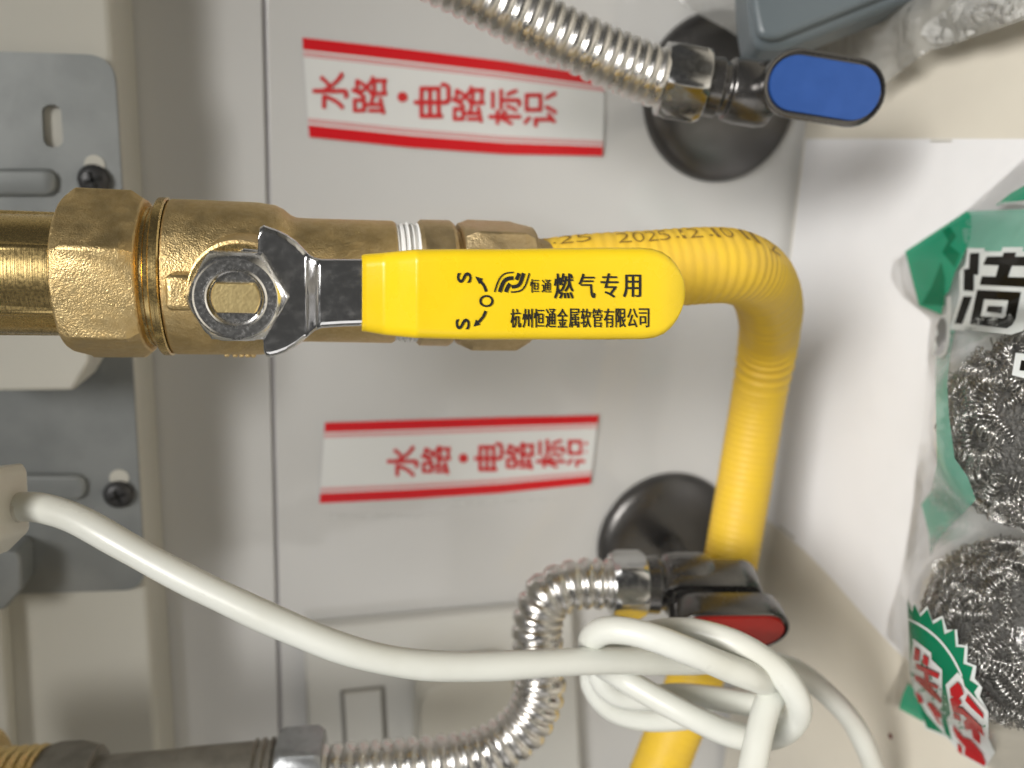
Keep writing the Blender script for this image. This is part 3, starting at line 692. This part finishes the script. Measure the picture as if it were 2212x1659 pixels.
nb_ = P(36, 1097, .2)
obj('strain_relief', tube(np.array([P(20, 1097, .1852), P(52, 1097, .1848)]), .0034, 28), 'plug', pc)

# ================================================================== paper on the floor
ppoly = [F(1742, 300), F(2360, 300), F(2420, 1200), F(2060, 1520)]
edge = [(1925, 1392), (1870, 1332), (1800, 1252), (1740, 1190), (1690, 1148), (1652, 1118)]
ppoly += [F(*q) for q in edge] + [F(1664, 1010), F(1690, 560)]
for q in ppoly: q[1] = min(q[1], -.0062)
cent = np.mean(ppoly, 0)
def flat2(poly, fn, step): return patch([(q[0] * 1000, q[1] * 1000) for q in poly], fn, step)
def pz(x, y):
    return np.array([x / 1000, y / 1000, .0003 + .0001 * noise.noise(Vector((x * .02, y * .02, 3)))])
v, f = flat2(ppoly, pz, 6)
pap = obj('paper_sheet', (v, f), 'paper', base=(cent[0], cent[1], 0), smooth=False)
md = pap.modifiers.new('solid', 'SOLIDIFY'); md.thickness = .00012; md.offset = 1
tag(pap, 'white paper sheet spread on the cabinet floor under the scourer bag', 'paper')
for a, b, w in (((2010, 303), (2056, 303), 5), ((1682, 1136), (1716, 1164), 6)):
    vv = stroke([a, ((a[0] + b[0]) / 2, (a[1] + b[1]) / 2), b], w, lambda u, v: F(u, v, .0013))
    vv2 = join(vv, ([p - AZ * .0012 for p in vv[0]], vv[1]))
    obj('tape_strip', vv, 'clear_tape', pap)
sk = F(1925, 1590)
tag(obj('crumb', revolve(sk, AZ, [(0, .0006), (.0004, .0011), (.0008, .0004)], 10), 'speck', base=sk), 'tiny reddish brown crumb on the bare cabinet floor', 'crumb')

# ================================================================== grey box in packing film
gx = thing('grey_box', P(1700, 40, .27), 'grey plastic box with rounded corner wrapped in packing film', 'box')
def gb(d): return lambda u, v: P(u, v, d)
o1 = rounded([(1616, -260), (1618, 0), (1634, 100), (1700, 100), (1945, 4), (2420, -180), (2420, -400)], [0, 60, 45, 60, 30, 0, 0], 8)
obj('box_body', prism([P(u, v, .262) for u, v in o1], fwd * .02), 'grey_box', gx, bevel=.004)
o2 = rounded([(1622, -260), (1624, 0), (1640, 78), (1680, 82), (1880, 2), (2300, -170), (2300, -400)], [0, 60, 45, 50, 30, 0, 0], 8)
obj('box_lid', prism([P(u, v, .2585) for u, v in o2], fwd * .004), 'grey_box', gx, bevel=.0018)
fw = thing('packing_film', F(1850, 150), 'crumpled milky packing film around the grey box on the floor', 'plastic film')
def ff(u, v):
    base = P(u, v, 1.); r = ray(u, v)
    tw = (-.004 - CAM[1]) / r[1]; tf = (.0015 - CAM[2]) / r[2] if r[2] < 0 else 9
    t = min(tw, tf); k = min(1, max(0, (u - 1434) / 260)); d = t * (.93 if u < 1700 else .955)
    d -= .006 * noise.noise(Vector((u * .012, v * .012, 1))) + .004 * abs(noise.noise(Vector((u * .03, v * .03, 5)))) 
    return P(u, v, min(d, t - .0006))
fpoly = [(1420, -60), (1455, -5), (1489, 20), (1560, 58), (1642, 107), (1690, 112), (1760, 128), (1850, 152), (1905, 184), (1930, 166), (1965, 140), (2011, 107), (2042, 102), (2110, 78), (2212, 43), (2330, -5), (2330, -90)]
obj('film', patch(fpoly, ff, 12), 'milky', fw, sharp=80)
fo = [(1990, 60), (1975, 85), (2005, 104), (2042, 101), (2110, 77), (2212, 42), (2330, -8), (2330, -70), (2120, -40), (2060, 10)]
obj('foam', patch(fo, lambda u, v: ff(u, v) - fwd * (.003 + .004 * noise.noise(Vector((u * .03, v * .03, 9))) ** 2 * 4), 9), 'foam', fw, sharp=80)

# ================================================================== scourer bag
def wool(c, R, flat, label, seed):
    rnd = random.Random(seed); th = thing('steel_scourer', np.array([c[0], c[1], 0]), label, 'scourer', 'steel wool scourers in the bag')
    c = np.array(c)
    V, Fc = [], []; nu, nv = 24, 14
    for i in range(nv + 1):
        for k in range(nu):
            a, b = math.pi * i / nv, 2 * math.pi * k / nu; d = np.array([math.sin(a) * math.cos(b), math.sin(a) * math.sin(b), math.cos(a) * flat])
            V.append(c + d * R * (.80 + .05 * noise.noise(Vector(d * 5))))
    for i in range(nv):
        for k in range(nu): q = (k + 1) % nu; Fc.append([i * nu + k, i * nu + q, (i + 1) * nu + q, (i + 1) * nu + k])
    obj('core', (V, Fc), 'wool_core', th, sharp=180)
    AV, AF = [], []; cnt = 0
    for sN in range(300):
        d = nrm(np.array([rnd.gauss(0, 1), rnd.gauss(0, 1), rnd.gauss(0, 1)])); t = nrm(np.cross(d, [rnd.gauss(0, 1), rnd.gauss(0, 1), rnd.gauss(0, 1)])); b = np.cross(d, t)
        coil = rnd.uniform(.0011, .0023); turns = rnd.randint(7, 12); step = rnd.uniform(.0008, .0014); lay = R * rnd.uniform(.84, .97); bend = rnd.uniform(-1, 1)
        m = turns * 9; path = []
        for i in range(m):
            s_ = i / 9 * step - turns * step / 2; ang = s_ / lay; dd = d * math.cos(ang) + t * math.sin(ang); tt = -d * math.sin(ang) + t * math.cos(ang)
            dd = nrm(dd + b * bend * ang * ang); ph = 2 * math.pi * i / 9 + rnd.uniform(-.15, .15); cc = coil * (1 + .25 * math.sin(i * .21 + sN))
            pnt = dd * lay + dd * cc * math.cos(ph) + b * cc * math.sin(ph); pnt[2] *= flat; path.append(c + pnt)
        path = np.array(path); v, f = tube(path, rnd.uniform(.00015, .00026), 3, False)
        k = len(AV); AV += v; AF += [[x + k for x in q] for q in f]
    for v_ in AV:
        if v_[2] < .0016: v_[2] = .0016
    w = obj('wire_coils', (AV, AF), 'wool', th, sharp=180); w['kind'] = 'stuff'
    return th
b1 = F(2256, 930, .024); b2 = F(2182, 1365, .022)
wool(b1, .0275, .80, 'shiny steel wool scourer under the black lettering inside the green printed bag', 1)
wool(b2, .0255, .78, 'steel wool scourer beside the green serrated badge with red lettering in the bag', 2)
bag = thing('scourer_bag', F(2090, 950), 'clear plastic scourer bag printed green with black and red Chinese lettering', 'bag')
LB = np.array([(340, 2212), (448, 2091), (480, 2050), (542, 1954), (561, 1940), (640, 1952), (668, 1985), (690, 2010), (731, 2004), (822, 2000), (875, 1998), (979, 1984), (1014, 1977), (1090, 1970), (1250, 1948), (1330, 1945), (1400, 1952), (1480, 1936), (1522, 1932), (1545, 1975), (1594, 2045), (1656, 2127), (1720, 2212)], float)
def left_edge(v): return np.interp(v, LB[:, 0], LB[:, 1])
def ball_hit(u, v, c, R, fl):
    """height where the sight line first meets a puffed-up scourer"""
    d = ray(u, v); o_ = CAM - np.array(c); k = np.array([1 / R, 1 / R, 1 / (R * fl)]); d, o_ = d * k, o_ * k
    A, B, C_ = d @ d, 2 * (d @ o_), o_ @ o_ - 1; D = B * B - 4 * A * C_
    return 0 if D < 0 else CAM[2] + ray(u, v)[2] * (-B - math.sqrt(D)) / (2 * A)
def bag_base(u, v):
    e = u - left_edge(v); z = .0022 + .016 * (1 - math.exp(-max(0, e - 25) / 110))
    z += (.0012 * noise.noise(Vector((u * .018, v * .018, 2))) + .0007 * noise.noise(Vector((u * .05, v * .03, 7)))) * min(1, max(0, e) / 40)
    return max(z, .0016)
us = np.arange(1900, 2420, 10.); vs = np.arange(330, 1760, 10.)
ZB = np.array([[bag_base(u, v) for u in us] for v in vs])
ZH = np.array([[max(ball_hit(u, v, b1, .0305, .86), ball_hit(u, v, b2, .0285, .86)) for u in us] for v in vs])
ZG = np.maximum(ZB, ZH)
for _ in range(4):
    Zq = np.pad(ZG, 1, mode='edge'); ZG = np.maximum(ZH, (ZG * 2 + Zq[:-2, 1:-1] + Zq[2:, 1:-1] + Zq[1:-1, :-2] + Zq[1:-1, 2:]) / 6)
for _ in range(2):
    Zq = np.pad(ZG, 1, mode='edge'); ZG = (ZG * 2 + Zq[:-2, 1:-1] + Zq[2:, 1:-1] + Zq[1:-1, :-2] + Zq[1:-1, 2:]) / 6
def bz(u, v):
    x = min(max((u - us[0]) / 10, 0), len(us) - 1.001); y = min(max((v - vs[0]) / 10, 0), len(vs) - 1.001); i, j = int(x), int(y); a, b = x - i, y - j
    return ZG[j, i] * (1 - a) * (1 - b) + ZG[j, i + 1] * a * (1 - b) + ZG[j + 1, i] * (1 - a) * b + ZG[j + 1, i + 1] * a * b
def on_bag(e): return lambda u, v: F(u, v, bz(u, v) + e)
bo = [(LB[i, 1], LB[i, 0]) for i in range(len(LB))] + [(2400, 1720), (2400, 340)]
obj('front_film', patch(bo, on_bag(0), 13), 'clear_bag', bag, sharp=80)
# flat seam along the wall side
seam_l = [(1927, 561), (1922, 600), (1948, 640), (1985, 668), (2034, 686), (2030, 672), (1990, 655), (1962, 630), (1950, 600), (1954, 545)]
obj('seal_seam', patch(seam_l, lambda u, v: F(u, v, .0030), 9), 'clear_bag', bag)
seam2 = [(1985, 960), (1972, 1090), (1944, 1250), (1916, 1340), (1914, 1380), (1935, 1400), (1950, 1430), (1908, 1522), (1944, 1532), (1962, 1470), (1964, 1300), (1988, 1090), (2000, 960)]
obj('seal_seam', patch(seam2, lambda u, v: F(u, v, .0030), 9), 'clear_bag', bag)
def prt(name, poly, m, e, step=10, label=None):
    o_ = obj(name, patch(poly, on_bag(e), step), m, bag, sharp=80)
    if label: o_['label'] = label
    return o_
# green back and top panels
prt('green_panel', [(1955, 543), (2089, 455), (2100, 470), (2094, 520), (2078, 560), (2062, 590), (2052, 625), (2040, 640), (2034, 680), (1985, 660), (1972, 610)], 'green_print', .0003)
prt('green_panel', [(2150, 444), (2182, 418), (2240, 385), (2300, 380), (2300, 428), (2212, 432)], 'green_print', .0003)
prt('green_panel', [(2091, 456), (2212, 452), (2320, 455), (2320, 565), (2212, 562), (2150, 545), (2120, 540), (2092, 545), (2082, 520), (2078, 480)], 'green_pale', .0003)
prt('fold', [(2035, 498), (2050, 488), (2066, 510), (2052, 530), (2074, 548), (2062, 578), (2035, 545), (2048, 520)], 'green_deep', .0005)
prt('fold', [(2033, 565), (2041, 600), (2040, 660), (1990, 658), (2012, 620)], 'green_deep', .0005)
prt('green_panel', [(2046, 705), (2066, 700), (2054, 760), (2046, 830), (2050, 900), (2062, 990), (2090, 1030), (2108, 1080), (2080, 1110), (2050, 1140), (2020, 1175), (2010, 1200), (2006, 1150), (1990, 1090), (2012, 1060), (2024, 1000), (2022, 900), (2020, 780)], 'green_pale', .0003)
for k in range(16):                                                     # crimped hatch at the top fold
    u0 = 2150 + k * 8; h = 3 + k * 1.1
    prt('crimp', [(u0, 440 + h * .3), (u0 + 4, 440 + h * .3), (u0 + 10, 438 - h * .45), (u0 + 6, 438 - h * .45)], 'bag_white', .0010, 20)
# big black character with white outline
def c2(x, y): return 1947.6 + x * .16535, 493.7 + y * .16535
def cp(name, pts, m, e, st=8): return prt(name, [c2(*q) for q in pts], m, e, st)
cp('letter_outline', [(862, 255), (1085, 258), (1080, 300), (1300, 300), (1320, 243), (1590, 243), (1580, 300), (1900, 310), (1900, 700), (1800, 1100), (1580, 1340), (1430, 1385), (835, 1320), (840, 1240), (820, 1335), (635, 1320), (640, 1260), (760, 880), (755, 560), (835, 470)], 'bag_white', .0010)
for q in ([(890, 322), (1015, 318), (1000, 605), (945, 600), (942, 818), (808, 808), (812, 530), (878, 525)], [(805, 885), (922, 888), (790, 1250), (690, 1240)],
          [(1335, 312), (1495, 312), (1480, 365), (1700, 368), (1690, 490), (1440, 486), (1390, 632), (1640, 640), (1620, 765), (1020, 735), (1045, 622), (1228, 628), (1268, 480), (1065, 472), (1110, 366), (1318, 362)],
          [(985, 800), (1560, 828), (1490, 1180), (1440, 1260), (1370, 1302), (890, 1248)]):
    cp('letter', q, 'bag_black', .0014)
cp('letter_outline', [(1080, 925), (1392, 940), (1355, 1150), (1320, 1172), (1035, 1145)], 'bag_white', .0034)
cp('letter', [(1125, 1010), (1322, 1018), (1302, 1106), (1108, 1086)], 'bag_black', .0046)
cp('letter_outline', [(590, 905), (640, 880), (640, 1200), (620, 1500), (580, 1640), (520, 1690), (400, 1655), (450, 1400), (500, 1165), (595, 1130)], 'bag_white', .0022)
cp('letter', [(505, 1170), (550, 1170), (582, 1250), (575, 1500), (540, 1610), (480, 1650), (420, 1640), (470, 1530), (440, 1440), (480, 1370), (455, 1280)], 'bag_black', .0027)
prt('letter_outline', [(2194, 762), (2260, 770), (2260, 830), (2186, 810)], 'bag_white', .0010)
prt('letter', [(2206, 778), (2260, 782), (2260, 805), (2202, 800)], 'bag_black', .0014)
# serrated badge
def c3_(x, y): return 1909.2 + x * .2725, 1206.9 + y * .2725
zig = [(185, 330), (225, 425), (240, 360), (290, 460), (345, 400), (390, 520), (460, 475), (480, 600), (560, 560), (570, 700), (640, 705), (630, 835), (705, 860), (680, 965), (750, 1010), (715, 1060)]
zo = [(185, 315), (232, 380), (245, 345), (285, 435), (345, 375), (385, 490), (465, 450), (500, 565), (580, 560), (590, 680), (665, 690), (660, 820), (735, 850), (720, 950), (780, 1020), (760, 1090), (830, 1210), (830, 1420), (880, 1530), (800, 1660), (620, 1560), (500, 1420), (330, 1350), (240, 1080), (205, 900)]
prt('badge_rim', [c3_(*q) for q in zo], 'bag_white', .0008)
prt('badge', [c3_(*q) for q in zig + [(800, 1250), (820, 1500), (780, 1600), (650, 1560), (500, 1400), (340, 1340), (250, 1090), (212, 900), (200, 600)]], 'green_deep', .0013)
prt('badge_line', [c3_(*q) for q in curve2([(190, 470), (300, 520), (440, 630), (560, 790), (625, 930)], 16)] + [c3_(*q) for q in curve2([(612, 935), (545, 800), (430, 645), (292, 538), (190, 486)], 16)], 'bag_white', .0018)
prt('letter_outline', [c3_(*q) for q in ((235, 635), (375, 745), (378, 800), (462, 880), (460, 1290), (490, 1400), (340, 1230), (300, 1160), (245, 1080), (212, 830))], 'bag_white', .0018)
prt('letter_outline', [c3_(*q) for q in ((585, 900), (625, 950), (640, 1010), (825, 1210), (830, 1300), (830, 1440), (880, 1540), (800, 1660), (620, 1560), (540, 1440), (500, 1270), (530, 1230), (490, 1000))], 'bag_white', .0018)
def c7(x, y): return 1947.6 + x * .17328, 1371.5 + y * .17328
reds = [[(165, 150), (225, 200), (215, 330), (145, 310)], [(270, 240), (335, 290), (325, 400), (255, 350)], [(175, 350), (470, 490), (455, 550), (180, 420)], [(265, 400), (330, 430), (345, 640), (290, 600)],
        [(160, 490), (455, 640), (450, 680), (165, 560)], [(170, 560), (330, 610), (490, 800), (490, 860), (330, 720)], [(165, 700), (240, 760), (275, 850), (215, 850)], [(310, 860), (360, 830), (490, 980), (490, 1050), (420, 1010), (520, 1160), (440, 1080), (370, 950)],
        [(600, 670), (695, 590), (740, 640), (775, 740), (700, 800), (610, 760)], [(600, 800), (690, 760), (750, 850), (700, 900), (760, 920), (1000, 1150), (1030, 1270), (900, 1150), (770, 1000), (640, 960)], [(820, 750), (1020, 990), (1020, 1050), (860, 900), (790, 820)], [(640, 970), (720, 1000), (740, 1080), (650, 1040)],
        [(770, 1080), (830, 1040), (980, 1250), (980, 1370), (890, 1290), (870, 1180), (800, 1190)], [(640, 1120), (760, 1260), (780, 1310), (700, 1280), (645, 1200)], [(655, 1240), (870, 1310), (1010, 1490), (1050, 1600), (1030, 1640), (780, 1500), (790, 1400), (720, 1320)], [(695, 1350), (750, 1400), (755, 1500), (700, 1450)]]
for q in reds: prt('letter', [c7(*r) for r in q], 'bag_red', .0036, 8)
prt('green_panel', [(1962, 1475), (1985, 1500), (1995, 1560), (1942, 1531), (1950, 1500)], 'green_print', .0016)
